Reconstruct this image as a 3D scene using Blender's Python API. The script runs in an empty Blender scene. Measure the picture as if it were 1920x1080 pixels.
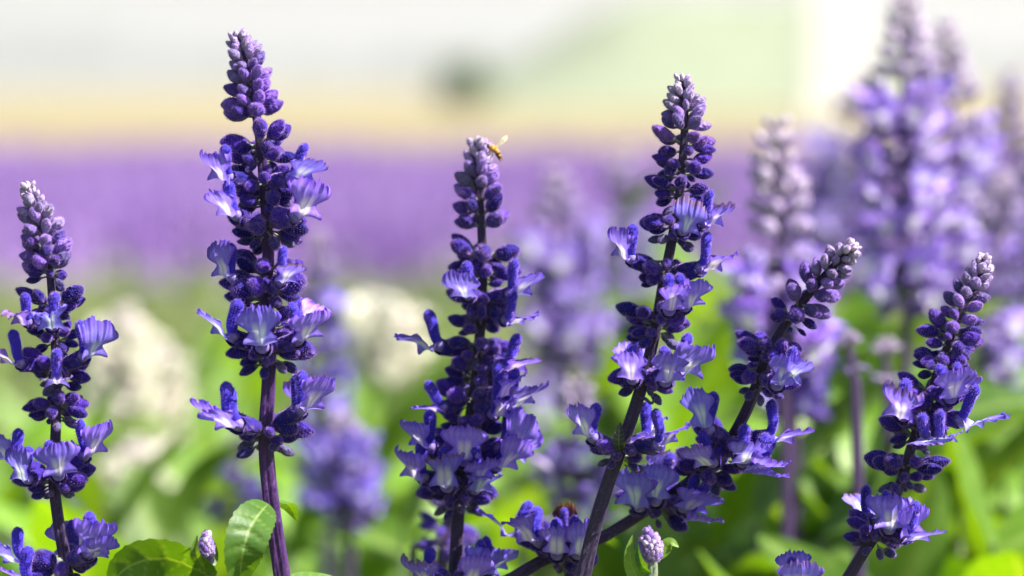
import bpy, math, random
import numpy as np
from mathutils import Vector, Matrix

random.seed(11)
rng = np.random.default_rng(11)
scene = bpy.context.scene
COL = scene.collection

# ------------------------------------------------------------------ camera
CAM = Vector((0.0, 0.0, 0.78))
PITCH = 0.054
FOCUS = 0.90
HAZE = 0.0013
PXR = 7200.0                      # pixels of the 1920 px wide photograph per unit of x/depth
cam = bpy.data.cameras.new('camera')
cam.sensor_width = 36.0
cam.lens = 135.0
cam.clip_start = 0.02
cam.clip_end = 6000.0
cam.dof.use_dof = True
cam.dof.focus_distance = FOCUS
cam.dof.aperture_fstop = 10.0
cam_ob = bpy.data.objects.new('camera', cam)
COL.objects.link(cam_ob)
cam_ob.location = CAM
cam_ob.rotation_euler = (math.pi / 2 - PITCH, 0, 0)
scene.camera = cam_ob

# ------------------------------------------------------------------ sky, sun, exposure
SUN_EL, SUN_AZ = math.radians(50), math.radians(14)     # azimuth: from +X towards the camera
sun_dir = Vector((math.cos(SUN_EL) * math.cos(SUN_AZ), -math.cos(SUN_EL) * math.sin(SUN_AZ), math.sin(SUN_EL)))
world = bpy.data.worlds.new('World')
scene.world = world
world.use_nodes = True
wn, wl = world.node_tree.nodes, world.node_tree.links
wn.clear()
sky = wn.new('ShaderNodeTexSky')
sky.sky_type = 'NISHITA'
sky.sun_disc = False
sky.sun_elevation = SUN_EL
sky.sun_rotation = math.pi / 2 + SUN_AZ
sky.air_density = 1.0
sky.dust_density = 2.0
sky.ozone_density = 1.0
bg = wn.new('ShaderNodeBackground')
bg.inputs['Strength'].default_value = 0.05
wo = wn.new('ShaderNodeOutputWorld')
wl.new(sky.outputs[0], bg.inputs[0])
wl.new(bg.outputs[0], wo.inputs[0])

sun = bpy.data.lights.new('sun', 'SUN')
sun.energy = 5.0
sun.angle = math.radians(0.5)
sun.color = (1.0, 0.95, 0.88)
sun_ob = bpy.data.objects.new('sun', sun)
COL.objects.link(sun_ob)
sun_ob.rotation_euler = sun_dir.to_track_quat('Z', 'Y').to_euler()
sun_ob.location = (3, -1, 5)

vs = scene.view_settings
vs.view_transform = 'Standard'
vs.look = 'None'
vs.exposure = 1.76
vs.gamma = 1.0
vs.use_curve_mapping = False
scene.render.engine = 'CYCLES'
scene.cycles.use_denoising = True
scene.cycles.use_adaptive_sampling = False
scene.cycles.max_bounces = 8
scene.cycles.transparent_max_bounces = 8
scene.cycles.volume_bounces = 0

# ------------------------------------------------------------------ helpers
cosP, sinP = math.cos(PITCH), math.sin(PITCH)
AX_R = Vector((1, 0, 0))
AX_U = Vector((0, sinP, cosP))
AX_F = Vector((0, cosP, -sinP))


def P(px, py, d):
    """world point seen at pixel (px, py) of the photograph at depth d"""
    return CAM + AX_R * ((px - 960) / PXR * d) + AX_U * (-(py - 540) / PXR * d) + AX_F * d


def pxm(n, d=FOCUS):
    return n / PXR * d


def link(o, parent=None):
    COL.objects.link(o)
    if parent is not None:
        o.parent = parent
    return o


def tag(o, label=None, cat=None, group=None, kind=None):
    if label: o['label'] = label
    if cat: o['category'] = cat
    if group: o['group'] = group
    if kind: o['kind'] = kind
    return o


def empty(name, loc, label, cat, group=None):
    o = bpy.data.objects.new(name, None)
    o.empty_display_size = 0.01
    o.location = loc
    COL.objects.link(o)
    return tag(o, label, cat, group)


def make_mesh(name, verts, faces, mats, smooth=True, mat_idx=None, colors=None):
    me = bpy.data.meshes.new(name)
    me.from_pydata([tuple(v) for v in verts], [], faces)
    for m in mats:
        me.materials.append(m)
    if smooth:
        me.polygons.foreach_set('use_smooth', [True] * len(me.polygons))
    if mat_idx is not None:
        me.polygons.foreach_set('material_index', mat_idx)
    if colors is not None:
        ca = me.color_attributes.new('pigment', 'FLOAT_COLOR', 'POINT')
        ca.data.foreach_set('color', np.asarray(colors, dtype=np.float32).ravel())
    me.update()
    return me


def obj(name, me, parent=None, mat=None, color=None):
    o = bpy.data.objects.new(name, me)
    if mat is not None: o.matrix_local = mat
    if color is not None: o.color = color
    return link(o, parent)


def frame(x, up=Vector((0, 0, 1))):
    """rotation whose X is x and whose Z leans to up"""
    x = x.normalized()
    y = up.cross(x)
    if y.length < 1e-4: y = Vector((0, 1, 0)).cross(x)
    y.normalize()
    z = x.cross(y)
    return Matrix((x, y, z)).transposed()


def crom(pts, n=10):
    """centripetal Catmull-Rom through pts (Vectors)"""
    p = [pts[0] * 2 - pts[1]] + list(pts) + [pts[-1] * 2 - pts[-2]]
    out = []
    for i in range(1, len(p) - 2):
        a, b, c, e = p[i - 1], p[i], p[i + 1], p[i + 2]
        t0 = 0.0
        t1 = t0 + max(1e-5, (b - a).length) ** 0.5
        t2 = t1 + max(1e-5, (c - b).length) ** 0.5
        t3 = t2 + max(1e-5, (e - c).length) ** 0.5
        for k in range(n):
            t = t1 + (t2 - t1) * k / n
            A1 = a * ((t1 - t) / (t1 - t0)) + b * ((t - t0) / (t1 - t0))
            A2 = b * ((t2 - t) / (t2 - t1)) + c * ((t - t1) / (t2 - t1))
            A3 = c * ((t3 - t) / (t3 - t2)) + e * ((t - t2) / (t3 - t2))
            B1 = A1 * ((t2 - t) / (t2 - t0)) + A2 * ((t - t0) / (t2 - t0))
            B2 = A2 * ((t3 - t) / (t3 - t1)) + A3 * ((t - t1) / (t3 - t1))
            out.append(B1 * ((t2 - t) / (t2 - t1)) + B2 * ((t - t1) / (t2 - t1)))
    out.append(p[-2].copy())
    return out

# ------------------------------------------------------------------ materials


def mat_new(name):
    m = bpy.data.materials.new(name)
    m.use_nodes = True
    n = m.node_tree.nodes
    n.clear()
    return m, n, m.node_tree.links


def nd(n, t, **kw):
    x = n.new(t)
    for k, v in kw.items():
        if k in x.inputs: x.inputs[k].default_value = v
        else: setattr(x, k, v)
    return x


def mixc(n, l, fac, a, b, blend='MIX'):
    m = n.new('ShaderNodeMix')
    m.data_type = 'RGBA'
    m.blend_type = blend
    for s, v in ((m.inputs[0], fac), (m.inputs[6], a), (m.inputs[7], b)):
        if isinstance(v, (int, float)): s.default_value = v
        elif isinstance(v, tuple): s.default_value = v if len(v) == 4 else (*v, 1)
        else: l.new(v, s)
    return m.outputs[2]


def finish(n, l, col, rough=0.6, trans=0.0, tcol=None, sheen=0.0, bump=None, spec=0.4):
    p = nd(n, 'ShaderNodeBsdfPrincipled')
    p.inputs['Roughness'].default_value = rough
    p.inputs['Specular IOR Level'].default_value = spec
    if sheen:
        p.inputs['Sheen Weight'].default_value = sheen
        p.inputs['Sheen Roughness'].default_value = 0.45
        p.inputs['Sheen Tint'].default_value = (0.75, 0.48, 1.0, 1)
    l.new(col, p.inputs['Base Color'])
    if bump is not None: l.new(bump, p.inputs['Normal'])
    out = nd(n, 'ShaderNodeOutputMaterial')
    if trans:
        t = nd(n, 'ShaderNodeBsdfTranslucent')
        l.new(tcol if tcol is not None else col, t.inputs['Color'])
        if bump is not None: l.new(bump, t.inputs['Normal'])
        mx = nd(n, 'ShaderNodeMixShader')
        mx.inputs[0].default_value = trans
        l.new(p.outputs[0], mx.inputs[1]); l.new(t.outputs[0], mx.inputs[2])
        l.new(mx.outputs[0], out.inputs[0])
    else:
        l.new(p.outputs[0], out.inputs[0])


def noise(n, l, scale, detail=3.0, rough=0.6, coord='Object'):
    tc = nd(n, 'ShaderNodeTexCoord')
    t = nd(n, 'ShaderNodeTexNoise')
    t.inputs['Scale'].default_value = scale
    t.inputs['Detail'].default_value = detail
    t.inputs['Roughness'].default_value = rough
    l.new(tc.outputs[coord], t.inputs['Vector'])
    return t.outputs['Fac']


def ramp(n, l, fac, stops):
    r = nd(n, 'ShaderNodeValToRGB')
    e = r.color_ramp.elements
    while len(e) < len(stops): e.new(0.5)
    for x, (p, c) in zip(e, stops):
        x.position = p
        x.color = (*c, 1) if len(c) == 3 else c
    l.new(fac, r.inputs[0])
    return r.outputs[0]


def bump_node(n, l, h, strength=0.3, dist=0.0003):
    b = nd(n, 'ShaderNodeBump')
    b.inputs['Strength'].default_value = strength
    b.inputs['Distance'].default_value = dist
    l.new(h, b.inputs['Height'])
    return b.outputs[0]


def mat_calyx():
    m, n, l = mat_new('calyx_velvet')
    oi = nd(n, 'ShaderNodeObjectInfo')
    f = noise(n, l, 5.0, 4)
    v = ramp(n, l, f, [(0.3, (0.55, 0.55, 0.62)), (0.7, (1.25, 1.15, 1.2))])
    c = mixc(n, l, 1.0, oi.outputs['Color'], v, 'MULTIPLY')
    at = nd(n, 'ShaderNodeAttribute', attribute_name='pigment')
    sep = nd(n, 'ShaderNodeSeparateColor')
    l.new(at.outputs['Color'], sep.inputs[0])
    c = mixc(n, l, sep.outputs[0], c, (0.17, 0.20, 0.14))         # greenish foot of the calyx
    b = bump_node(n, l, noise(n, l, 40.0, 2), 0.5, 0.0002)
    finish(n, l, c, rough=0.75, sheen=0.35, bump=b, spec=0.08)
    return m


def mat_fuzz():
    m, n, l = mat_new('fuzz_hairs')
    oi = nd(n, 'ShaderNodeObjectInfo')
    c = mixc(n, l, 0.5, oi.outputs['Color'], (0.56, 0.32, 0.86))
    finish(n, l, c, rough=0.5, trans=0.4, spec=0.3)
    return m


def mat_lip(fixed=None):
    m, n, l = mat_new('petal_lip')
    at = nd(n, 'ShaderNodeAttribute', attribute_name='pigment')
    sep = nd(n, 'ShaderNodeSeparateColor')
    l.new(at.outputs['Color'], sep.inputs[0])
    oi = nd(n, 'ShaderNodeObjectInfo')
    tint = oi.outputs['Color'] if fixed is None else (*fixed, 1.0)
    f = noise(n, l, 900.0, 3)
    base = mixc(n, l, f, (0.19, 0.125, 0.70), (0.37, 0.28, 0.86))
    base = mixc(n, l, sep.outputs[1], base, (0.11, 0.03, 0.50))
    base = mixc(n, l, sep.outputs[2], base, (0.11, 0.045, 0.40))
    base = mixc(n, l, sep.outputs[0], base, (0.82, 0.80, 0.74))
    base = mixc(n, l, 1.0, base, tint, 'MULTIPLY')
    base = mixc(n, l, 1.0, base, (0.86, 0.86, 0.86), 'DARKEN')
    # withered brown rim on a few lips: the object's alpha says how much
    inv = nd(n, 'ShaderNodeMath', operation='SUBTRACT'); inv.inputs[0].default_value = 1.0
    l.new(oi.outputs['Alpha'], inv.inputs[1])
    mu = nd(n, 'ShaderNodeMath', operation='MULTIPLY')
    l.new(inv.outputs[0], mu.inputs[0]); l.new(at.outputs['Alpha'], mu.inputs[1])
    base = mixc(n, l, mu.outputs[0], base, (0.20, 0.11, 0.05))
    b = bump_node(n, l, f, 0.25, 0.0002)
    finish(n, l, base, rough=0.5, trans=0.38, sheen=0.15, bump=b, spec=0.3)
    return m


def mat_tube():
    m, n, l = mat_new('petal_tube')
    at = nd(n, 'ShaderNodeAttribute', attribute_name='pigment')
    sep = nd(n, 'ShaderNodeSeparateColor')
    l.new(at.outputs['Color'], sep.inputs[0])
    c = mixc(n, l, sep.outputs[0], (0.07, 0.04, 0.30), (0.46, 0.36, 0.62))
    c = mixc(n, l, noise(n, l, 700.0), c, (0.12, 0.07, 0.40))
    finish(n, l, c, rough=0.55, trans=0.25, sheen=0.3)
    return m


def mat_stem():
    m, n, l = mat_new('stem_skin')
    oi = nd(n, 'ShaderNodeObjectInfo')
    f = noise(n, l, 1400.0, 4, 0.7)
    c = mixc(n, l, ramp(n, l, f, [(0.52, (0, 0, 0)), (0.80, (0.35, 0.35, 0.35))]), oi.outputs['Color'], (0.22, 0.12, 0.30))
    c2 = mixc(n, l, noise(n, l, 60.0, 2), c, (0.05, 0.05, 0.05), 'MIX')
    c = mixc(n, l, 0.25, c, c2)
    b = bump_node(n, l, f, 0.5, 0.0002)
    finish(n, l, c, rough=0.55, sheen=0.08, bump=b, spec=0.3)
    return m


def mat_leaf():
    m, n, l = mat_new('leaf_blade')
    at = nd(n, 'ShaderNodeAttribute', attribute_name='pigment')
    sep = nd(n, 'ShaderNodeSeparateColor')
    l.new(at.outputs['Color'], sep.inputs[0])
    oi = nd(n, 'ShaderNodeObjectInfo')
    f = noise(n, l, 120.0, 4)
    c = mixc(n, l, f, (0.032, 0.090, 0.009), (0.075, 0.165, 0.018))
    c = mixc(n, l, 1.0, c, oi.outputs['Color'], 'MULTIPLY')
    c = mixc(n, l, sep.outputs[0], c, (0.24, 0.33, 0.10))
    tcol = mixc(n, l, 1.0, c, (2.3, 2.1, 0.15), 'MULTIPLY')
    f2 = noise(n, l, 900.0, 3)
    b = bump_node(n, l, f2, 0.35, 0.0003)
    finish(n, l, c, rough=0.48, trans=0.33, tcol=tcol, bump=b, spec=0.35)
    return m


def mat_plain(name, c1, c2, scale, rough=0.7, trans=0.0, detail=5, bump=0.0, coord='Object'):
    m, n, l = mat_new(name)
    f = noise(n, l, scale, detail, coord=coord)
    c = ramp(n, l, f, [(0.35, c1), (0.65, c2)])
    b = bump_node(n, l, f, 0.6, bump) if bump else None
    finish(n, l, c, rough=rough, trans=trans, bump=b)
    return m


M_CREAM = mat_plain('cream_petal', (0.80, 0.79, 0.64), (0.84, 0.83, 0.72), 500.0, 0.6, trans=0.35)
M_CALYX, M_FUZZ, M_LIP, M_TUBE, M_STEM, M_LEAF = mat_calyx(), mat_fuzz(), mat_lip(), mat_tube(), mat_stem(), mat_leaf()

# ------------------------------------------------------------------ prototype meshes (shared)
MM = 0.001


def add_hairs(verts, faces, midx, colors, idx, normals, length, width, prob=1.0, lean=0.5):
    """thin hairs: each is one triangle that shares a vertex with the skin"""
    for i, nrm in zip(idx, normals):
        if random.random() > prob: continue
        v = Vector(verts[i]); nrm = Vector(nrm)
        r = Vector((random.gauss(0, 1), random.gauss(0, 1), random.gauss(0, 1)))
        d = (nrm + r * lean * 0.6).normalized()
        side = d.cross(r)
        if side.length < 1e-6: continue
        side.normalize()
        L = length * random.uniform(0.55, 1.25)
        verts.append(tuple(v + side * width)); verts.append(tuple(v + d * L))
        faces.append((i, len(verts) - 2, len(verts) - 1)); midx.append(1)
        if colors is not None: colors += [(0, 0, 0, 1)] * 2


def revolve(profile, nseg, ribs=0, rib=0.0, jitter=0.0, flat=1.0, hair=0.0, hairw=0.0, green=True, hair_from=0.0, nh=1):
    """profile: list of (z, r) along +X as axis"""
    verts, faces, midx, cols, norms = [], [], [], [], []
    ph = random.uniform(0, 6.28)
    for k, (z, r) in enumerate(profile):
        for j in range(nseg):
            a = 2 * math.pi * (j + random.uniform(-.15, .15)) / nseg + (k % 2) * math.pi / nseg
            rr = r * (1 + rib * math.cos(ribs * a + ph) + random.uniform(-jitter, jitter))
            verts.append((z, rr * math.cos(a) * flat, rr * math.sin(a)))
            norms.append((0.25 if z > 0.5 else 0.0, math.cos(a), math.sin(a)))
            g = max(0.0, min(1.0, 1 - z / 0.16)) if green else 0.0
            cols.append((g, 0, 0, 1))
    for k in range(len(profile) - 1):
        for j in range(nseg):
            a, b = k * nseg + j, k * nseg + (j + 1) % nseg
            faces.append((a, b, b + nseg, a + nseg)); midx.append(0)
    if hair:
        ids = [i for i in range(len(norms)) if verts[i][0] > hair_from]
        for _ in range(nh):
            add_hairs(verts, faces, midx, cols, ids, [norms[i] for i in ids], hair, hairw)
    return verts, faces, midx, cols


def bud_mesh(k):
    fat = [0.275, 0.25, 0.30, 0.24][k]
    prof = [(-0.42, 0.055), (-0.25, 0.05), (-0.08, 0.06), (0.0, 0.10), (0.06, 0.155), (0.16, 0.215), (0.28, 0.26), (0.40, 0.29), (0.52, 0.30),
            (0.62, 0.29), (0.72, 0.26), (0.81, 0.215), (0.89, 0.16), (0.95, 0.10), (0.99, 0.045), (1.0, 0.004)]
    prof = [(z, r * (fat / 0.30 if z > 0 else 1)) for z, r in prof]
    v, f, mi, c = revolve(prof, 20, ribs=5, rib=0.06, jitter=0.012, hair=0.075, hairw=0.010, hair_from=0.05, nh=3, flat=random.uniform(0.85, 1.0))
    bend = [0.10, -0.06, 0.04, 0.14][k]
    v = [(x, y, z + bend * (x - 0.3) ** 2) for x, y, z in v]
    return make_mesh('bud_shape_%d' % k, v, f, [M_CALYX, M_FUZZ], mat_idx=mi, colors=c)


def calyx_mesh(k):
    prof = [(-0.28, 0.05), (-0.1, 0.05), (0.0, 0.09), (0.06, 0.14), (0.18, 0.19), (0.34, 0.225), (0.52, 0.235), (0.70, 0.235), (0.86, 0.24), (0.97, 0.245), (1.04, 0.25), (1.0, 0.22), (0.8, 0.20)]
    v, f, mi, c = revolve(prof, 22, ribs=11, rib=0.03, jitter=0.01, hair=0.06, hairw=0.007, hair_from=0.05, nh=2)
    # three blunt teeth at the mouth
    v = [(x + (0.10 * max(0, math.cos(3 * math.atan2(z, y) + 1.57)) if 0.95 < x < 1.06 else 0), y, z) for x, y, z in v]
    return make_mesh('calyx_shape_%d' % k, v, f, [M_CALYX, M_FUZZ], mat_idx=mi, colors=c)


def sweep(pts, radii, nseg, close_end=True, squash=1.0, rib=None):
    """tube through pts; returns verts, faces, normals, ring index"""
    n = len(pts)
    tang = [(pts[min(i + 1, n - 1)] - pts[max(i - 1, 0)]).normalized() for i in range(n)]
    u = tang[0].orthogonal().normalized()
    verts, norms, rings = [], [], []
    for i in range(n):
        u = (u - tang[i] * u.dot(tang[i])).normalized()
        w = tang[i].cross(u)
        for j in range(nseg):
            a = 2 * math.pi * j / nseg
            k = 1.0 if rib is None else 1 + rib[0] * math.cos(4 * a) + rib[1] * math.cos(rib[2] * a)
            d = u * math.cos(a) + w * math.sin(a) * squash
            verts.append(tuple(pts[i] + d * radii[i] * k)); norms.append(tuple(d)); rings.append(i)
    faces = []
    for i in range(n - 1):
        for j in range(nseg):
            a, b = i * nseg + j, i * nseg + (j + 1) % nseg
            faces.append((a, b, b + nseg, a + nseg))
    if close_end:
        verts.append(tuple(pts[-1] + tang[-1] * radii[-1] * 0.5)); norms.append(tuple(tang[-1])); rings.append(n - 1)
        c = len(verts) - 1
        for j in range(nseg):
            faces.append(((n - 1) * nseg + j, (n - 1) * nseg + (j + 1) % nseg, c))
    return verts, faces, norms, rings


def tube_mesh():
    """corolla tube, from inside the calyx to the throat"""
    pts = [Vector((x * MM, 0, z * MM)) for x, z in ((5.5, 0.05), (7.2, 0.15), (8.3, 0.3), (9.0, 0.42), (9.6, 0.5), (9.95, 0.55))]
    v, f, nn, rg = sweep(pts, [1.35 * MM, 1.42 * MM, 1.45 * MM, 1.35 * MM, 0.95 * MM, 0.4 * MM], 18, close_end=True)
    cols = [(min(1, max(0, 1 - abs(rg[i] - 2.6) / 2.5)) * (0.9 if nn[i][2] < 0.2 else 0.35), 0, 0, 1) for i in range(len(v))]
    return make_mesh('tube_shape', v, f, [M_TUBE], colors=cols)


def hood_mesh(k):
    """erect velvety upper lip"""
    lean = [0.0, 0.9, -0.8][k]
    ctrl = [(8.0, 0.6), (9.3, 1.6), (10.0, 3.2), (10.2 + lean * 0.4, 5.0), (10.5 + lean, 6.8), (11.0 + lean * 1.3, 8.1)]
    pts = crom([Vector((x * MM, 0, z * MM)) for x, z in ctrl], 3)
    n = len(pts)
    rad = []
    for i in range(n):
        t = i / (n - 1)
        rad.append(MM * np.interp(t, [0, 0.25, 0.5, 0.8, 0.93, 1.0], [1.1, 1.25, 1.35, 1.5, 1.15, 0.45]))
    v, f, nn, rg = sweep(pts, rad, 16, squash=0.85)
    v = list(v); mi = [0] * len(f); cols = [(0, 0, 0, 1)] * len(v)
    ids = [i for i in range(len(nn)) if rg[i] > 4]
    for _ in range(3):
        add_hairs(v, f, mi, cols, ids, [nn[i] for i in ids], 0.62 * MM, 0.045 * MM)
    return make_mesh('hood_shape_%d' % k, v, f, [M_CALYX, M_FUZZ], mat_idx=mi, colors=cols)


def lip_mesh(k):
    """broad lower lip: chin, two side lobes, ruffled fan; x outward, y across, z up"""
    r = random.Random(40 + k)
    NS, NT = 26, 47
    ws = [0.0, 0.10, 0.17, 0.24, 0.31, 0.37, 0.43, 0.52, 0.65, 0.80, 0.92, 1.0]
    ww = [0.75, 1.25, 2.3, 3.7, 3.9, 2.9, 2.35, 3.3, 4.6, 5.2, 5.1, 4.7]
    wide = [1.0, 1.06, 0.94, 1.1, 0.88, 0.74, 1.02, 0.84][k]
    L = [9.4, 9.0, 9.8, 8.8, 9.6, 10.0, 8.4, 9.2][k]
    curl = [0.25, 0.6, -0.15, 0.4, 0.9, -0.9, 1.5, -1.3][k]
    twist = [0, 0.3, 0, -0.3, 0.5, 1.1, -0.9, 0.8][k]
    ph = [r.uniform(0, 6.28) for _ in range(6)]
    verts, cols = [], []
    for i in range(NS):
        s = i / (NS - 1)
        for j in range(NT):
            t = 2 * j / (NT - 1) - 1
            w = np.interp(s, ws, ww) * wide
            y = t * w
            fan = max(0.0, (s - 0.42) / 0.58)
            lobe = math.exp(-((s - 0.28) / 0.09) ** 2)
            edge = 1 - 0.24 * abs(t) ** 2.4 + 0.022 * math.sin(8 * t + ph[0]) + 0.030 * math.sin(23 * t + ph[1]) + 0.022 * math.sin(41 * t + ph[3]) - 0.06 * math.exp(-(t / 0.08) ** 2) * (1 if k != 2 else 0.3)
            x = L * s * (1 + (edge - 1) * fan ** 1.5)
            # side profile: dips at the chin, rises in the fan and curls at the rim
            z = -0.9 * math.sin(min(1, s / 0.35) * math.pi) * 0.6 + 1.3 * s ** 1.4 + curl * 1.6 * fan ** 3 * (1 if k != 2 else 1.4)
            z += (1.2 - 0.9 * min(1, s / 0.4)) * abs(t) ** 1.5 * (1 - lobe)             # trough near the throat
            z -= lobe * 1.1 * abs(t) ** 2                                                # drooping side lobes
            z += fan * (0.55 * abs(t) ** 2 * (1 if k % 2 else -0.8)) * (2.2 if k >= 5 else 1) + twist * fan * fan * t
            z += fan ** 1.4 * (0.20 * math.sin(6 * t + ph[2]) + 0.24 * fan * math.sin(17 * t + ph[3] + 2 * s) + 0.16 * fan * math.sin(33 * t + ph[1]))
            z -= 0.30 * math.exp(-(t / 0.10) ** 2) * (0.4 + fan)
            y += fan * 0.22 * math.sin(11 * s + ph[4] + 3 * t)
            verts.append((x * MM, y * MM, z * MM))
            ay = abs(y)
            band = np.interp(s, [0.10, 0.24, 0.42, 0.56, 0.68], [0.15, 0.85, 1.0, 0.5, 0.0])
            reach = 0.75 + 1.1 * max(0, s - 0.2) + 0.35 * math.sin(6 * s + ph[5])
            white = band * max(0.0, min(1.0, (reach + 0.45 - ay) / 0.7)) * (1 - 0.55 * math.exp(-(ay / 0.22) ** 2))
            white = max(white, 0.42 * max(0, 1 - s / 0.3) * (1 - lobe))
            rim = max(min(1, max(0, (abs(t) - 0.72) / 0.28)) * 0.8 * min(1, s / 0.3), min(1, max(0, (s - 0.80) / 0.2)) * 0.75)
            rim = max(0, min(1, rim + 0.15 * math.sin(23 * t + ph[1])))
            vein = max(0.0, math.sin(t * 26 + ph[2] + 1.5 * math.sin(5 * s))) ** 6 * (0.10 + 0.42 * fan)
            brown = min(1, max(0, (s - 0.86) / 0.08))
            cols.append((white, rim, vein, brown))
    faces = []
    for i in range(NS - 1):
        for j in range(NT - 1):
            a = i * NT + j
            faces.append((a, a + NT, a + NT + 1, a + 1))
    return make_mesh('lip_shape_%d' % k, verts, faces, [M_LIP], colors=cols)


def leaf_mesh(name, pts, halfw, normal, fold=0.35, quilt=0.35, ns=30, nt=15, nveins=7, wave=0.0, tooth=0.04, bp=0.78):
    """leaf blade along the midrib pts (Vectors); halfw in metres; normal ~ upper side"""
    mid = crom(pts, max(4, ns // (len(pts) - 1)))
    n = len(mid)
    verts, cols = [], []
    ph = random.uniform(0, 6.28)
    nv = normal.normalized()
    for i in range(n):
        s = i / (n - 1)
        tg = (mid[min(i + 1, n - 1)] - mid[max(i - 1, 0)]).normalized()
        side = tg.cross(nv).normalized()
        up = side.cross(tg).normalized()
        w = halfw * max(0.035, (math.sin(math.pi * min(1, s ** bp)) ** 0.72) * (1 - 0.25 * s)) * 1.12
        for j in range(nt):
            t = 2 * j / (nt - 1) - 1
            ph2 = s * nveins * 2 * math.pi - abs(t) * 3.4
            ridge = math.cos(ph2)
            wt = w * (1 + tooth * math.sin(s * 95 + ph) * (abs(t) > 0.9))
            h = fold * abs(t) ** 1.3 * w + quilt * (0.10 * (1 - max(0, ridge) ** 5)) * w * (1 - t * t) + wave * w * math.sin(s * 9 + ph + (1.5 if t > 0 else 0)) * abs(t) ** 2
            verts.append(tuple(mid[i] + side * (t * wt) + up * h))
            vein = max(math.exp(-(t / 0.035) ** 2), 0.7 * max(0, ridge) ** 12 * (1 - abs(t) * 0.6))
            cols.append((vein * 0.62, 0, 0, 1))
    faces = []
    for i in range(n - 1):
        for j in range(nt - 1):
            a = i * nt + j
            faces.append((a, a + nt, a + nt + 1, a + 1))
    return make_mesh(name, verts, faces, [M_LEAF], colors=cols)


BUDS = [bud_mesh(k) for k in range(4)]
CALYX = [calyx_mesh(k) for k in range(2)]
TUBE = tube_mesh()
HOODS = [hood_mesh(k) for k in range(3)]
LIPS = [lip_mesh(k) for k in range(8)]


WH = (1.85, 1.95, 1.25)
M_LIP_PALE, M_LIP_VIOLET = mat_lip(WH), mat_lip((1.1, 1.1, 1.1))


def whole_flower(name, lipmat, k):
    """a complete flower as one mesh, for spikes far out of focus"""
    V, F, MI, C = [], [], [], []
    mats = [M_CALYX, M_FUZZ, M_TUBE if lipmat is not M_CREAM else M_CREAM, lipmat]
    for me, M, slots in ((CALYX[0], Matrix.Scale(7.8 * MM, 4), (0, 1)), (TUBE, Matrix(), (2,)), (HOODS[k % 3], Matrix(), (0, 1)),
                         (LIPS[k], Matrix.Translation((9.0 * MM, 0, -0.5 * MM)) @ Matrix.Rotation(-0.6, 4, 'Y'), (3,))):
        b = len(V)
        V += [tuple(M @ v.co) for v in me.vertices]
        for p in me.polygons:
            F.append(tuple(b + i for i in p.vertices)); MI.append(slots[p.material_index])
        col = np.zeros(len(me.vertices) * 4, dtype=np.float32)
        me.color_attributes['pigment'].data.foreach_get('color', col)
        C += [tuple(c) for c in col.reshape(-1, 4)]
    return make_mesh(name, V, F, mats, mat_idx=MI, colors=C)


WHOLE = {nm: [whole_flower('flower_shape_' + nm, mt, k) for k in (0, 1, 3)] for nm, mt in (('pale', M_LIP_PALE), ('violet', M_LIP_VIOLET), ('cream', M_CREAM))}


def generic_leaf(k):
    r = random.Random(90 + k)
    droop = [0.15, 0.5, 0.9, -0.1, 0.35, 0.7][k]
    L = [0.062, 0.070, 0.055, 0.048, 0.066, 0.058][k]
    pts = []
    for i in range(5):
        s = i / 4
        pts.append(Vector((L * (s - 0.12 * droop * s * s), 0.06 * L * math.sin(3 * s + k), L * (0.35 * s - 0.75 * droop * s * s))))
    return leaf_mesh('leaf_shape_%d' % k, pts, L * [0.24, 0.22, 0.27, 0.25, 0.20, 0.24][k], Vector((0, 0, 1)), fold=0.3 + 0.1 * r.random(), ns=16, nt=9, wave=0.12)


LEAVES = [generic_leaf(k) for k in range(6)]

# ------------------------------------------------------------------ plant builders
DARK = (0.007, 0.007, 0.130)
PALE = (0.58, 0.53, 0.57)


def lerp3(a, b, t):
    return tuple(a[i] + (b[i] - a[i]) * t for i in range(3))


def put_bud(root, base, direction, length, color, fat=1.0, name='bud'):
    R = frame(direction)
    roll = Matrix.Rotation(random.uniform(0, 6.28), 3, 'X')
    M = Matrix.Translation(base - root.location) @ (R @ roll).to_4x4() @ Matrix.Diagonal((length, length * fat * random.uniform(0.88, 1.14), length * fat * random.uniform(0.88, 1.14), 1))
    return obj(name, random.choice(BUDS), root, M, (*color, 1))


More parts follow.
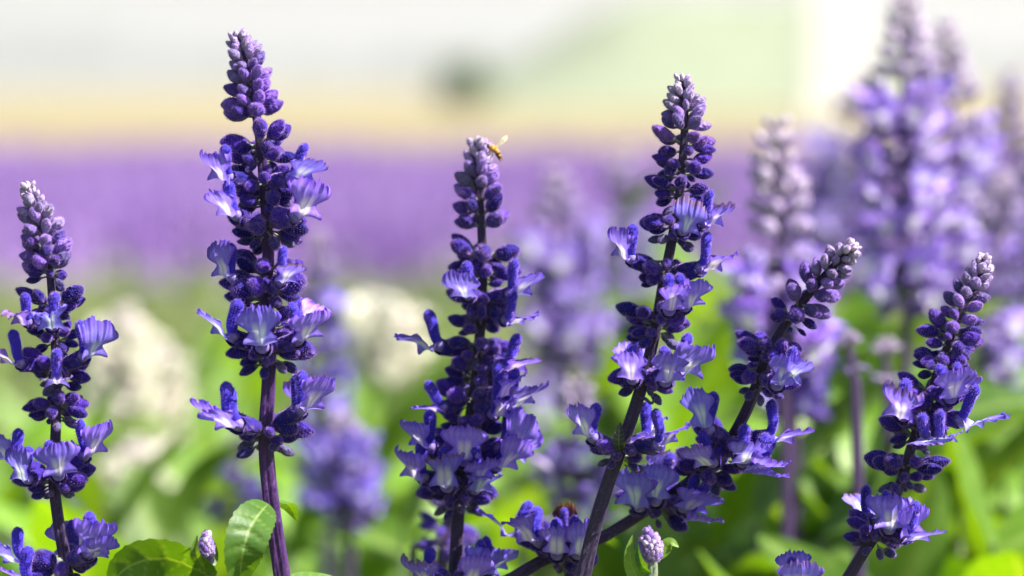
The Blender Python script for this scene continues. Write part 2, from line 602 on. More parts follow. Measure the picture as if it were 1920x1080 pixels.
def put_flower(root, W, target, scale0, pitch=None, away=False, detail=True, tint=(1, 1, 1), brown=0.0, axis_r=0.0011, lip=None, dark=DARK, cream=False, hood=(0.035, 0.025, 0.34)):
    """flower growing from W whose lower lip is centred on the point target (in the plane of W); depth follows from its length"""
    d = target - W
    scale = scale0 * random.uniform(0.92, 1.07)
    if pitch is None:
        side = min(1.0, d.length / (0.0125 * scale))
        pitch = math.radians(58 - 40 * side + random.uniform(-7, 7))
    lc = Vector((9.3 + 5.4 * math.cos(pitch), 0, 0.2 + 5.4 * math.sin(pitch))) * MM * scale
    L = lc.length
    off = math.atan2(lc.z, lc.x)
    flat = d - AX_F * d.dot(AX_F)
    dep = math.sqrt(max(0.0, (L + axis_r) ** 2 - flat.length ** 2))
    v = (flat + AX_F * (dep if away else -dep)).normalized()
    el = math.asin(max(-1, min(1, v.z)))
    hz = Vector((v.x, v.y, 0))
    hz.normalize()
    el = max(-0.9, min(1.25, el - off))
    ax = hz * math.cos(el) + Vector((0, 0, 1)) * math.sin(el)
    R = frame(ax) @ Matrix.Rotation(random.uniform(-0.22, 0.22), 3, 'X')
    M = Matrix.Translation(W + hz * axis_r - root.location) @ R.to_4x4() @ Matrix.Scale(scale, 4)
    fl = obj('flower', TUBE, root, M)
    c = lerp3(dark, (0.04, 0.015, 0.24), random.random() * 0.7)
    obj('calyx', random.choice(CALYX), fl, Matrix.Scale(7.8 * MM, 4), (*c, 1))
    hb = Matrix.Translation((8.6 * MM, 0, 0.8 * MM))
    back = max(0.0, pitch - 0.40) * 1.0
    h = obj('upper_lip', random.choice(HOODS), fl, hb @ Matrix.Rotation(-back, 4, 'Y') @ Matrix.Rotation(random.uniform(-.15, .15), 4, 'X') @ hb.inverted(), (*hood, 1))
    lp = Matrix.Translation((9.0 * MM, 0, -0.5 * MM)) @ Matrix.Rotation(-pitch, 4, 'Y') @ Matrix.Rotation(random.uniform(-.15, .15), 4, 'Z') @ Matrix.Diagonal((random.uniform(0.9, 1.14), random.uniform(0.8, 1.16), random.uniform(0.6, 1.5), 1))
    g = random.uniform(0.85, 1.15)
    if brown == 0 and random.random() < 0.12: brown = random.uniform(0.3, 0.8)
    lw = obj('lower_lip', LIPS[lip if lip is not None else random.randrange(8)], fl, lp, (tint[0] * g * random.uniform(0.88, 1.15), tint[1] * g * random.uniform(0.88, 1.08), tint[2] * g, 1 - brown))
    if cream:
        for o in (fl, lw):
            o.material_slots[0].link = 'OBJECT'
            o.material_slots[0].material = M_CREAM
        h.color = (0.6, 0.58, 0.40, 1)
    return fl


def stem_mesh(name, pts, radii, hairs=True, nseg=32):
    v, f, nn, rg = sweep(pts, radii, nseg, close_end=True, rib=(0.13, 0.06, 12))
    mi = [0] * len(f)
    if hairs:
        ids = [i for i in range(len(nn)) if pts[rg[i]].z > 0.60]
        add_hairs(v, f, mi, None, ids, [nn[i] for i in ids], 0.30 * MM, 0.03 * MM, 0.4)
    return make_mesh(name, v, f, [M_STEM, M_FUZZ], mat_idx=mi)


class Plant:
    """one rooted stem with a flower spike"""

    def __init__(self, name, label, cat, pixels, d, r0, r1, group=None, stem_color=(0.022, 0.008, 0.045), hairs=True, n=10, base_dx=0.0, base_dy=0.0):
        self.d = d
        dd = [p[2] if len(p) > 2 else d for p in pixels]
        self.px = [(p[0], p[1]) for p in pixels]
        top = [P(p[0], p[1], q) for p, q in zip(pixels, dd)]
        last = top[-1]
        slope = (top[-1] - top[-2]).normalized()
        hz = Vector((slope.x, slope.y, 0)) * 0.10
        a = last + slope * 0.02
        base = Vector((a.x + hz.x + base_dx, a.y + hz.y + base_dy, -0.02))
        mid = a.lerp(base, 0.5) + hz * 0.25
        self.root = empty(name, Vector((base.x, base.y, 0.0)), label, cat, group)
        ctrl = top + [a, mid, base]
        pts = crom(ctrl, n)
        m = len(top)
        k_vis = (m - 1) * n
        rad = []
        for i in range(len(pts)):
            rad.append(r0 + (r1 - r0) * min(1, (i / k_vis) ** 0.8) if i <= k_vis else r1 * (1 + 0.25 * (i - k_vis) / (len(pts) - k_vis)))
        self.pts = pts; self.rad = rad; self.k_vis = k_vis
        loc = self.root.location
        me = stem_mesh(name + '_stem', list(reversed([p - loc for p in pts])), list(reversed(rad)), hairs)
        self.stem = obj('stem', me, self.root, None, (*stem_color, 1))

    def at(self, px, py):
        """stem point nearest to a pixel"""
        best, bi = None, 0
        t = P(px, py, self.d)
        for i, p in enumerate(self.pts[:self.k_vis + 12]):
            q = (p - t); q = q - AX_F * q.dot(AX_F)
            if best is None or q.length < best: best, bi = q.length, i
        return self.pts[bi].copy(), bi

    def axis(self, i):
        return (self.pts[max(0, i - 1)] - self.pts[min(len(self.pts) - 1, i + 1)]).normalized()

    def bud_dir(self, ax, az, el):
        """direction at azimuth az about the stem (0 = picture right, -90 = towards camera), el above the stem's normal plane"""
        r = AX_R - ax * AX_R.dot(ax); r.normalize()
        f = r.cross(ax) * -1                                   # away from the camera
        if f.dot(AX_F) < 0: f = -f
        return (r * math.cos(az) + f * math.sin(az)) * math.cos(el) + ax * math.sin(el)

    def whorl(self, px, py, n=8, size=40, low=4, color=None, el=18, jit=1.0, skip=(), lean_up=0.6):
        W, i = self.at(px, py)
        ax = (self.axis(i) * (1 - lean_up) + Vector((0, 0, 1)) * lean_up).normalized()
        r = self.rad[i]
        s0 = pxm(size, self.d)
        a0 = random.uniform(0, 6.28)
        for k in range(n):
            az = a0 + 2 * math.pi * (k + random.uniform(-.3, .3) * jit) / n
            if any(abs((az - math.radians(q) + math.pi) % (2 * math.pi) - math.pi) < 0.3 for q in skip): continue
            e = math.radians(el + random.uniform(-16, 18) * jit)
            L = s0 * random.uniform(0.85, 1.28)
            b = self.bud_dir(ax, az, e)
            c = color or lerp3(DARK, (0.055, 0.020, 0.29), random.random() ** 1.3)
            base = W + (b - ax * b.dot(ax)).normalized() * (r * 0.8 + L * 0.34) + ax * pxm(random.uniform(-9, 10), self.d)
            put_bud(self.root, base, b, L, c, random.uniform(0.95, 1.12))
        mid = int(round(n * 0.6))
        for k in range(mid):
            az = a0 + 0.5 + 2 * math.pi * (k + random.uniform(-.35, .35)) / mid
            e = math.radians(random.uniform(-22, 12))
            L = s0 * random.uniform(0.7, 1.05)
            b = self.bud_dir(ax, az, e)
            c = lerp3(DARK, (0.03, 0.012, 0.20), random.random())
            base = W + (b - ax * b.dot(ax)).normalized() * (r * 0.8 + L * 0.33) - ax * pxm(random.uniform(8, 20) * size / 40, self.d)
            put_bud(self.root, base, b, L, c, random.uniform(0.95, 1.1))
        for k in range(low):
            az = a0 + 0.4 + 2 * math.pi * (k + random.uniform(-.3, .3)) / low
            e = math.radians(random.uniform(-38, -5))
            L = s0 * random.uniform(0.50, 0.80)
            b = self.bud_dir(ax, az, e)
            c = lerp3(DARK, (0.10, 0.10, 0.16), random.random() ** 1.6)
            base = W + (b - ax * b.dot(ax)).normalized() * (r * 0.8 + L * 0.38) - ax * pxm(random.uniform(22, 36) * size / 40, self.d)
            put_bud(self.root, base, b, L, c)

    def tip(self, p0, p1, s0=13, s1=38, rows=11, pale=0.95, pale_end=0.1, per=(3, 5)):
        """dense crown of buds from the apex p0 down to p1 (pixels)"""
        _, i0 = self.at(*p0); _, i1 = self.at(*p1)
        tops = self.pts[i0:i1 + 1]
        put_bud(self.root, tops[0] - Vector((0, 0, pxm(s0 * 0.25, self.d))), self.axis(i0), pxm(s0 * 1.1, self.d), PALE)
        for k in range(rows):
            t = (k + 0.25) / rows
            tt = t ** 1.12
            fi = i0 + tt * (i1 - i0)
            j = int(fi); fr = fi - j
            W = self.pts[j].lerp(self.pts[min(j + 1, len(self.pts) - 1)], fr)
            ax = self.axis(j)
            size = s0 + (s1 - s0) * t ** 0.95
            n = per[0] + int(round((per[1] - per[0]) * min(1, t * 1.6)))
            a0 = k * 0.9 + random.uniform(-.25, .25)
            for q in range(n):
                az = a0 + 2 * math.pi * (q + random.uniform(-.22, .22)) / n
                e = math.radians(62 - 44 * t + random.uniform(-13, 13))
                L = pxm(size, self.d) * random.uniform(0.82, 1.14)
                b = self.bud_dir(ax, az, e)
                pl = max(0, min(1, pale + (pale_end - pale) * min(1, t * 1.25) + random.uniform(-.14, .14)))
                c = lerp3(lerp3(DARK, (0.17, 0.085, 0.44), random.random()), PALE, pl ** 1.5 * 0.9)
                off = self.rad[j] * 0.5 + L * (0.12 + 0.20 * t)
                put_bud(self.root, W + (b - ax * b.dot(ax)).normalized() * off, b, L, c, random.uniform(1.0, 1.18))

    def flowers(self, px, py, items, scale=1.0, **kw):
        W, i = self.at(px, py)
        for it in items:
            o = dict(kw); o.update(it[2] if len(it) > 2 else {})
            sc = o.pop('scale', scale)
            tgt = P(it[0], it[1], self.d)
            tgt = tgt + AX_F * ((W - tgt).dot(AX_F))
            up = o.pop('up', 0)
            put_flower(self.root, W + Vector((0, 0, pxm(up, self.d))), tgt, sc, axis_r=self.rad[i] + 0.0008, **o)

    def leaf_pairs(self, zs, size=1.0):
        """leaf pairs on the lower stem"""
        for z in zs:
            cand = min(range(len(self.pts)), key=lambda i: abs(self.pts[i].z - z))
            W = self.pts[cand]
            a0 = random.uniform(0, 6.28)
            for s in (0, math.pi):
                put_leaf(self.root, W, a0 + s, size * random.uniform(0.8, 1.2), random.uniform(0.1, 0.6))


def put_leaf(root, W, az, size, el, tint=None):
    x = Vector((math.cos(az) * math.cos(el), math.sin(az) * math.cos(el), math.sin(el)))
    R = frame(x) @ Matrix.Rotation(random.uniform(-0.5, 0.5), 3, 'X')
    M = Matrix.Translation(W - root.location) @ R.to_4x4() @ Matrix.Scale(size, 4)
    g = random.uniform(0.8, 1.3)
    t = tint or (g * random.uniform(0.9, 1.25), g, g * random.uniform(0.7, 1.0))
    return obj('leaf', random.choice(LEAVES), root, M, (*t, 1))


def hook(plant, px, py, pts_px, r=0.00045):
    W, i = plant.at(px, py)
    pts = [W - plant.root.location] + [P(a, b, plant.d - 0.003) - plant.root.location for a, b in pts_px]
    c = crom(pts, 6)
    me = stem_mesh('bract_shape', c, [r * (1 - 0.5 * k / len(c)) for k in range(len(c))], False, 8)
    obj('bract', me, plant.root, None, (0.06, 0.03, 0.14, 1))


def front_leaf(root, d, pixels, half_px, normal, name='leaf', tint=(1.2, 1.1, 1), **kw):
    pts = [P(p[0], p[1], p[2] if len(p) > 2 else d) - root.location for p in pixels]
    me = leaf_mesh(name + '_blade', pts, pxm(half_px, d), normal, ns=44, nt=21, **kw)
    return obj(name, me, root, None, (*tint, 1))

# ================================================================== the place
# ---- ground
g_mat = mat_plain('soil_and_grass', (0.035, 0.055, 0.015), (0.09, 0.12, 0.03), 3.0, 0.9)
S = 1190.0
gme = make_mesh('ground', [(-S, -190, 0), (S, -190, 0), (S, 790, 0), (-S, 790, 0)], [(0, 1, 2, 3)], [g_mat], smooth=False)
tag(obj('ground', gme), kind='structure')

m_mat = mat_plain('dry_meadow', (0.155, 0.125, 0.050), (0.205, 0.17, 0.075), 0.35, 0.9)
mme = make_mesh('meadow', [(-260, 27, 0.004), (260, 27, 0.004), (400, 420, 0.004), (-400, 420, 0.004)], [(0, 1, 2, 3)], [m_mat], smooth=False)
tag(obj('meadow', mme), kind='structure')


def mass(name, label, cat, mats, builder, kind='stuff'):
    V, F, MI = [], [], []
    builder(V, F, MI)
    me = make_mesh(name, V, F, mats, smooth=False, mat_idx=MI)
    return tag(obj(name, me), label, cat, None, kind)


def add_leafquad(V, F, MI, c, size, mi, rnd, flat=0.5):
    a = rnd.uniform(0, 6.28); e = rnd.uniform(-0.3, 1.1) * flat * 2
    x = (math.cos(a) * math.cos(e), math.sin(a) * math.cos(e), math.sin(e))
    y = (-math.sin(a), math.cos(a), rnd.uniform(-.3, .3))
    w = size * rnd.uniform(0.22, 0.36)
    b = len(V)
    V.append(c)
    V.append((c[0] + x[0] * size * .5 + y[0] * w, c[1] + x[1] * size * .5 + y[1] * w, c[2] + x[2] * size * .5 + y[2] * w))
    V.append((c[0] + x[0] * size, c[1] + x[1] * size, c[2] + x[2] * size * 0.75))
    V.append((c[0] + x[0] * size * .5 - y[0] * w, c[1] + x[1] * size * .5 - y[1] * w, c[2] + x[2] * size * .5 - y[2] * w))
    F.append((b, b + 1, b + 2, b + 3)); MI.append(mi)


def add_spike(V, F, MI, x, y, z0, z1, r, mi, rnd):
    """small tapering flower spike of stacked whorls"""
    n = 5
    b = len(V)
    for k in range(n + 1):
        t = k / n
        rr = r * (1 - 0.75 * t) * (1.25 if k % 2 == 0 else 0.6)
        for j in range(5):
            a = 6.283 * j / 5 + k
            V.append((x + rr * math.cos(a), y + rr * math.sin(a), z0 + (z1 - z0) * t))
    for k in range(n):
        for j in range(5):
            p, q = b + k * 5 + j, b + k * 5 + (j + 1) % 5
            F.append((p, q, q + 5, p + 5)); MI.append(mi)


PURPLE_FIELD = mat_plain('field_blossom', (0.19, 0.085, 0.35), (0.27, 0.145, 0.44), 2.0, 0.8, trans=0.3)
LILAC_FIELD = mat_plain('field_blossom_lilac', (0.30, 0.18, 0.46), (0.40, 0.27, 0.55), 2.0, 0.8, trans=0.3)
GREEN_FIELD = mat_plain('field_leaf', (0.07, 0.13, 0.03), (0.16, 0.24, 0.06), 1.5, 0.7, trans=0.3)


def build_field(V, F, MI):
    rnd = random.Random(5)
    for _ in range(15000):
        y = 10.8 + 15.8 * rnd.random() ** 0.9
        x = rnd.uniform(-0.24 * y - 1.6, 0.24 * y + 1.6)
        clump = math.sin(x * 2.1 + 0.7 * math.sin(y * 0.9)) * math.sin(y * 0.8 + 1.3 * math.sin(x * 0.6))
        if rnd.random() > 0.8 + 0.4 * clump: continue
        h = rnd.uniform(0.30, 0.40)
        add_spike(V, F, MI, x, y, h - 0.16, h, 0.03, 2 if rnd.random() < 0.35 + 0.3 * clump else 0, rnd)
        for _k in range(4):
            add_leafquad(V, F, MI, (x + rnd.gauss(0, .04), y + rnd.gauss(0, .04), rnd.uniform(0.02, 0.22)), rnd.uniform(.06, .1), 1, rnd)


mass('flower_field', 'broad purple blossom field in front of the yellow meadow', 'flower field', [PURPLE_FIELD, GREEN_FIELD, LILAC_FIELD], build_field)

GC1 = mat_plain('cover_leaf', (0.09, 0.15, 0.03), (0.20, 0.27, 0.06), 4.0, 0.6, trans=0.35)
GC2 = mat_plain('cover_leaf_olive', (0.12, 0.14, 0.06), (0.22, 0.22, 0.10), 4.0, 0.6, trans=0.35)


def build_cover(V, F, MI):
    rnd = random.Random(6)
    for _ in range(34000):
        y = 2.2 + 8.6 * rnd.random()
        x = rnd.uniform(-0.22 * y - 0.7, 0.22 * y + 0.7)
        top = 0.16 + 0.10 * math.sin(x * 3 + 1) * math.sin(y * 2) + 0.08
        add_leafquad(V, F, MI, (x, y, top * rnd.random() ** 0.6), rnd.uniform(.04, .08), 1 if rnd.random() < 0.35 else 0, rnd)


mass('ground_cover', 'low green leafy ground cover between the bed and the purple field', 'ground cover', [GC1, GC2], build_cover)

# ---- distant trees, bush and white pillar
FAR_LEAF = mat_plain('far_leaf', (0.035, 0.065, 0.03), (0.07, 0.11, 0.05), 0.2, 0.8)


def build_wood(V, F, MI):
    rnd = random.Random(8)
    for _ in range(420):
        x = rnd.uniform(-260, 260); y = rnd.uniform(640, 700)
        h = rnd.uniform(5, 8.5) + 2.0 * math.sin(x * 0.05) + (2.0 if x < -55 else 0)
        r = rnd.uniform(3, 5.5)
        for _k in range(46):
            u = rnd.gauss(0, .5); w = rnd.gauss(0, .5); t = rnd.random()
            add_leafquad(V, F, MI, (x + u * r, y + w * r, h * (0.05 + 0.95 * t)), rnd.uniform(1.2, 2.6), 0, rnd)


mass('far_wood', 'pale hazy line of trees beyond the yellow meadow', 'wood', [FAR_LEAF], build_wood)


def leafy_tree(name, label, cat, x, y, height, crown_z, rx, rz, leafmat, nleaf, leaf, trunk_r, seed):
    rnd = random.Random(seed)
    root = empty(name, Vector((x, y, 0)), label, cat)
    bark = mat_plain(name + '_bark', (0.06, 0.045, 0.03), (0.12, 0.09, 0.06), 3.0, 0.9)
    pts = [Vector((0, 0, -0.2)), Vector((0.02 * height, 0, crown_z * 0.6)), Vector((-0.02 * height, 0.02 * height, crown_z)), Vector((0, 0, height * 0.8))]
    c = crom(pts, 5)
    v, f, _, _ = sweep(c, [trunk_r * (1 - 0.8 * i / len(c)) for i in range(len(c))], 8)
    tr = obj('trunk', make_mesh(name + '_trunk', v, f, [bark]), root)
    for k in range(6):
        a = k * 1.05 + rnd.random() * 0.5
        z = crown_z * 0.8 + (height - crown_z) * 0.1 * k
        e = Vector((math.cos(a) * rx * 0.7, math.sin(a) * rx * 0.7, z + rz * 0.4))
        c = crom([Vector((0, 0, z)), Vector((0, 0, z)).lerp(e, 0.5) + Vector((0, 0, 0.05 * rz)), e], 4)
        v, f, _, _ = sweep(c, [trunk_r * 0.4 * (1 - 0.8 * i / len(c)) for i in range(len(c))], 6)
        obj('limb', make_mesh(name + '_limb', v, f, [bark]), tr)
    V, F, MI = [], [], []
    zc = (height + crown_z) / 2
    clumps = []
    for _ in range(26):
        while True:
            p = (rnd.uniform(-1, 1), rnd.uniform(-1, 1), rnd.uniform(-1, 1))
            q = p[0] ** 2 + p[1] ** 2 + p[2] ** 2
            if 0.2 < q < 1: break
        clumps.append((p[0] * rx, p[1] * rx, zc + p[2] * rz))
    for _ in range(nleaf):
        c = rnd.choice(clumps)
        add_leafquad(V, F, MI, (c[0] + rnd.gauss(0, rx * .16), c[1] + rnd.gauss(0, rx * .16), c[2] + rnd.gauss(0, rz * .16)), leaf * rnd.uniform(.6, 1.3), 0, rnd)
    obj('crown', make_mesh(name + '_crown', V, F, [leafmat], smooth=False, mat_idx=MI), root)
    return root


def ground_x(px, D): return (px - 960) / PXR * D


LIGHT_LEAF = mat_plain('light_tree_leaf', (0.30, 0.42, 0.14), (0.44, 0.55, 0.22), 0.6, 0.7, trans=0.45)
DARK_LEAF = mat_plain('bush_leaf', (0.10, 0.20, 0.025), (0.17, 0.28, 0.05), 1.0, 0.7, trans=0.2)
HILL = mat_plain('hill_grass', (0.13, 0.16, 0.09), (0.165, 0.195, 0.115), 0.5, 0.9)
hv, hf = [], []
NX, NY = 40, 24
hx0, hx1 = ground_x(740, 120), ground_x(1720, 120)
for j in range(NY + 1):
    for i in range(NX + 1):
        u, w = i / NX, j / NY
        e = min(1, u / 0.52) * min(1, (1 - u) / 0.12)
        z = 3.6 * (e * e * (3 - 2 * e)) * (min(1, w / 0.75) ** 1.2) + 0.12 * math.sin(u * 40) * math.sin(w * 17) * e * w
        hv.append((hx0 + (hx1 - hx0) * u, 112 + 26 * w, z - 0.05))
for j in range(NY):
    for i in range(NX):
        a = j * (NX + 1) + i
        hf.append((a, a + 1, a + NX + 2, a + NX + 1))
tag(obj('hill', make_mesh('hill', hv, hf, [HILL])), kind='structure')
leafy_tree('dark_bush', 'small dark green bush standing alone on the yellow meadow', 'bush', ground_x(872, 100), 100, 1.2, 0.1, 0.75, 0.58, DARK_LEAF, 4200, 0.2, 0.05, 22)


def box(V, F, x0, x1, y0, y1, z0, z1):
    b = len(V)
    V += [(x0, y0, z0), (x1, y0, z0), (x1, y1, z0), (x0, y1, z0), (x0, y0, z1), (x1, y0, z1), (x1, y1, z1), (x0, y1, z1)]
    F += [(b, b + 3, b + 2, b + 1), (b + 4, b + 5, b + 6, b + 7), (b, b + 1, b + 5, b + 4), (b + 1, b + 2, b + 6, b + 5), (b + 2, b + 3, b + 7, b + 6), (b + 3, b, b + 4, b + 7)]


WHITE = mat_plain('white_render', (0.78, 0.77, 0.74), (0.84, 0.83, 0.80), 1.5, 0.8)
pil = empty('garden_pillar', Vector((ground_x(1572, 78), 78, 0)), 'tall white rendered pillar beside the pale green tree', 'pillar')
for nm, (hw, z0, z1) in {'plinth': (0.68, -0.05, 0.22), 'shaft': (0.60, 0.22, 3.6), 'cap': (0.70, 3.6, 3.85)}.items():
    V, F = [], []
    box(V, F, -hw, hw, -hw, hw, z0, z1)
    obj(nm, make_mesh('pillar_' + nm, V, F, [WHITE], smooth=False), pil)

# ================================================================== sharp spikes in the focal plane
# ---- spike with a nodding tip at the picture's edge
s1 = Plant('sage_spike', 'shortest upright blue sage spike with pale slanting tip and dark side flowers', 'sage spike',
           [(55, 352), (72, 410), (92, 500), (98, 560), (104, 650), (106, 740), (104, 820), (101, 900), (110, 980), (122, 1050), (128, 1090)], 0.900, 0.0007, 0.0016)
s1.tip((55, 352), (93, 512), 16, 44, 10, pale=1.0, pale_end=0.15)
s1.whorl(93, 500, 5, 36, 3)
s1.whorl(99, 572, 8, 40, 5)
s1.flowers(100, 592, [(112, 592, dict(pitch=0.75)), (38, 588)], 0.92)
s1.whorl(102, 628, 6, 36, 0)
s1.whorl(104, 685, 9, 42, 4)
s1.flowers(104, 685, [(12, 660), (192, 636, dict(scale=1.05)), (122, 712, dict(pitch=0.25, brown=0.6, lip=2))], 0.98)
s1.whorl(106, 755, 9, 42, 5, el=6)
s1.flowers(103, 885, [(42, 868, dict(pitch=0.85)), (127, 850, dict(pitch=0.95)), (12, 830), (192, 812, dict(scale=1.05))], 1.0)
s1.whorl(102, 895, 8, 44, 5, el=0)
s1.whorl(120, 1050, 8, 44, 4, el=5)
s1.flowers(118, 1050, [(196, 990, dict(scale=1.15, lip=3)), (205, 1010, dict(scale=1.05)), (15, 1030), (30, 1075, dict(pitch=0.8)), (130, 1010, dict(away=True))], 1.05)
s1.leaf_pairs([0.6, 0.5, 0.4, 0.3, 0.18])

# ---- tall spike
s2 = Plant('sage_spike', 'tallest sharp blue sage spike with long tapering bud tip above broad green leaves', 'sage spike',
           [(447, 70), (460, 110), (476, 190), (486, 250), (494, 330), (500, 410), (503, 480), (500, 560), (506, 640), (503, 730), (499, 800), (500, 860), (511, 960), (529, 1082)], 0.900, 0.0008, 0.0021,
           stem_color=(0.040, 0.005, 0.085))
s2.tip((447, 70), (483, 226), 17, 46, 10, pale=0.85, pale_end=0.0, per=(4, 6))
s2.whorl(487, 265, 7, 44, 5)
s2.whorl(494, 335, 8, 48, 5, el=8)
s2.flowers(494, 338, [(402, 314), (578, 314)], 0.98)
s2.whorl(500, 415, 9, 50, 6, el=0)
s2.flowers(500, 420, [(421, 376), (584, 366, dict(scale=1.12, lip=3, pitch=0.62))], 1.0)
s2.whorl(503, 535, 10, 50, 5, el=0)
s2.flowers(503, 540, [(415, 478, dict(pitch=0.5)), (545, 500, dict(pitch=0.2, brown=0.85, lip=2))], 1.0)
s2.whorl(506, 652, 9, 50, 5, el=-6)
s2.flowers(506, 650, [(408, 596, dict(pitch=0.3)), (496, 598, dict(pitch=1.1, scale=1.08, lip=0)), (590, 600, dict(lip=1)), (566, 580, dict(away=True))], 1.06)
for q in ((490, 300, 5), (498, 376, 5), (502, 506, 6), (503, 606, 6)):
    s2.whorl(q[0], q[1], q[2], 42, 0)
s2.whorl(499, 800, 9, 48, 6, el=4)
s2.flowers(499, 802, [(398, 764, dict(pitch=0.12)), (425, 775, dict(pitch=0.2)), (597, 722, dict(lip=1)), (575, 735, dict(away=True))], 1.06)
hook(s2, 508, 690, [(535, 690), (531, 694), (527, 688)])
s2.leaf_pairs([0.58, 0.5, 0.4, 0.3, 0.18])
front_leaf(s2.root, 0.9, [(503, 945, 0.897), (488, 962, 0.890), (468, 992, 0.884), (456, 1030, 0.882), (450, 1070, 0.884), (452, 1110, 0.888)], 41, Vector((0.30, -0.9, 0.55)), fold=0.35, tint=(0.95, 0.95, 0.9), bp=1.0, quilt=1.3)
front_leaf(s2.root, 0.9, [(516, 938, 0.903), (530, 938, 0.910), (546, 952, 0.914), (558, 978, 0.916)], 19, Vector((-0.3, -0.9, -0.5)), fold=0.25, tint=(1.3, 1.2, 1))
front_leaf(s2.root, 0.9, [(530, 1090, 0.902), (570, 1082, 0.905), (610, 1083, 0.91), (650, 1092, 0.912)], 14, Vector((0.1, -0.5, 0.9)), fold=0.2, tint=(1.5, 1.3, 1.3))

# ---- spike carrying the bee
D3 = 0.936
s3 = Plant('sage_spike', 'full blue sage spike with a bee on its blunt tip and crowded lower flowers', 'sage spike',
           [(897, 268), (898, 340), (903, 430), (905, 500), (903, 570), (898, 650), (890, 730), (876, 820), (863, 910), (857, 1000), (853, 1090)], D3, 0.0009, 0.0018)
s3.tip((896, 272), (903, 438), 24, 48, 8, pale=0.8, pale_end=0.0, per=(4, 5))
s3.whorl(904, 472, 6, 46, 4, el=12)
s3.whorl(905, 515, 6, 42, 0)
s3.whorl(900, 605, 6, 40, 0)
s3.whorl(894, 695, 6, 42, 0)
s3.whorl(884, 795, 7, 44, 0)
s3.whorl(903, 560, 7, 42, 5, el=4)
s3.flowers(904, 556, [(865, 532, dict(pitch=0.4)), (985, 528), (978, 598, dict(up=-20))], 1.0)
s3.whorl(898, 650, 8, 44, 5, el=2)
s3.flowers(898, 655, [(782, 636, dict(pitch=0.05)), (975, 680, dict(up=-10, pitch=0.5))], 1.05)
s3.whorl(889, 740, 9, 46, 3, el=10)
s3.flowers(889, 745, [(990, 738, dict(scale=1.1)), (955, 715), (800, 765, dict(scale=1.0)), (945, 760, dict(pitch=0.9))], 1.05)
s3.whorl(872, 850, 9, 46, 3, el=16)
s3.flowers(872, 855, [(778, 800), (872, 815, dict(pitch=1.1, scale=1.1, lip=3)), (975, 805), (960, 845, dict(pitch=0.8)), (910, 880, dict(pitch=0.8)), (985, 835, dict(away=True))], 1.1)
s3.flowers(868, 905, [(760, 862), (905, 892, dict(pitch=0.8, scale=0.95)), (830, 870, dict(pitch=0.9, tint=(0.8, 0.8, 1.0)))], 1.08)
s3.whorl(863, 915, 10, 44, 6, el=-8)
s3.whorl(855, 1078, 7, 42, 0, el=10)
s3.flowers(855, 1085, [(788, 1062, dict(lip=3, scale=1.05)), (915, 1035), (945, 1030), (890, 1055, dict(pitch=0.9))], 1.0)
s3.leaf_pairs([0.62, 0.5, 0.4, 0.3, 0.18])

# ---- leaning-back spike right of the bee's
s4 = Plant('sage_spike', 'sharp blue sage spike with dark slanted stem and a small hooked bract', 'sage spike',
           [(1280, 150), (1284, 220), (1280, 300), (1272, 380), (1258, 460), (1244, 530), (1232, 600), (1215, 680), (1192, 760), (1168, 830), (1140, 905), (1112, 1000), (1092, 1090)], 0.900, 0.0008, 0.0019,
           stem_color=(0.018, 0.007, 0.04))
s4.tip((1280, 150), (1284, 250), 16, 42, 7, pale=1.0, pale_end=0.35, per=(4, 5))
s4.whorl(1282, 268, 6, 40, 2, color=(0.12, 0.06, 0.28))
s4.whorl(1279, 306, 6, 40, 3)
s4.whorl(1274, 352, 7, 42, 4)
s4.whorl(1266, 424, 8, 42, 5, el=2)
s4.flowers(1266, 426, [(1283, 404, dict(pitch=0.85)), (1346, 400, dict(pitch=0.2)), (1318, 392, dict(away=True))], 0.98)
s4.whorl(1250, 504, 7, 44, 3, el=4)
s4.flowers(1250, 508, [(1153, 448, dict(pitch=0.35)), (1346, 484)], 1.02)
s4.flowers(1238, 575, [(1258, 548, dict(pitch=0.9, brown=0.35)), (1303, 545, dict(pitch=0.7))], 1.0)
s4.whorl(1233, 600, 10, 46, 5, el=4)
s4.flowers(1212, 700, [(1172, 676, dict(pitch=0.95, lip=2)), (1258, 680, dict(pitch=1.05, scale=1.1, lip=0)), (1302, 672, dict(lip=1)), (1195, 660, dict(away=True))], 1.0)
s4.whorl(1211, 706, 6, 42, 3, el=-8)
s4.whorl(1168, 838, 7, 44, 6, el=-6)
s4.flowers(1168, 835, [(1092, 772, dict(lip=3, pitch=0.65)), (1262, 800, dict(pitch=0.5)), (1235, 790, dict(away=True))], 1.06)
hook(s4, 1192, 745, [(1210, 748), (1222, 756), (1228, 745)])
front_leaf(s4.root, 0.9, [(1164, 850, 0.896), (1160, 830, 0.892), (1161, 812, 0.892), (1163, 792, 0.893)], 11, Vector((0, -1, 0.1)), name='bract', tint=(0.5, 0.25, 3.0), fold=0.5)
s4.leaf_pairs([0.6, 0.5, 0.4, 0.3, 0.18])

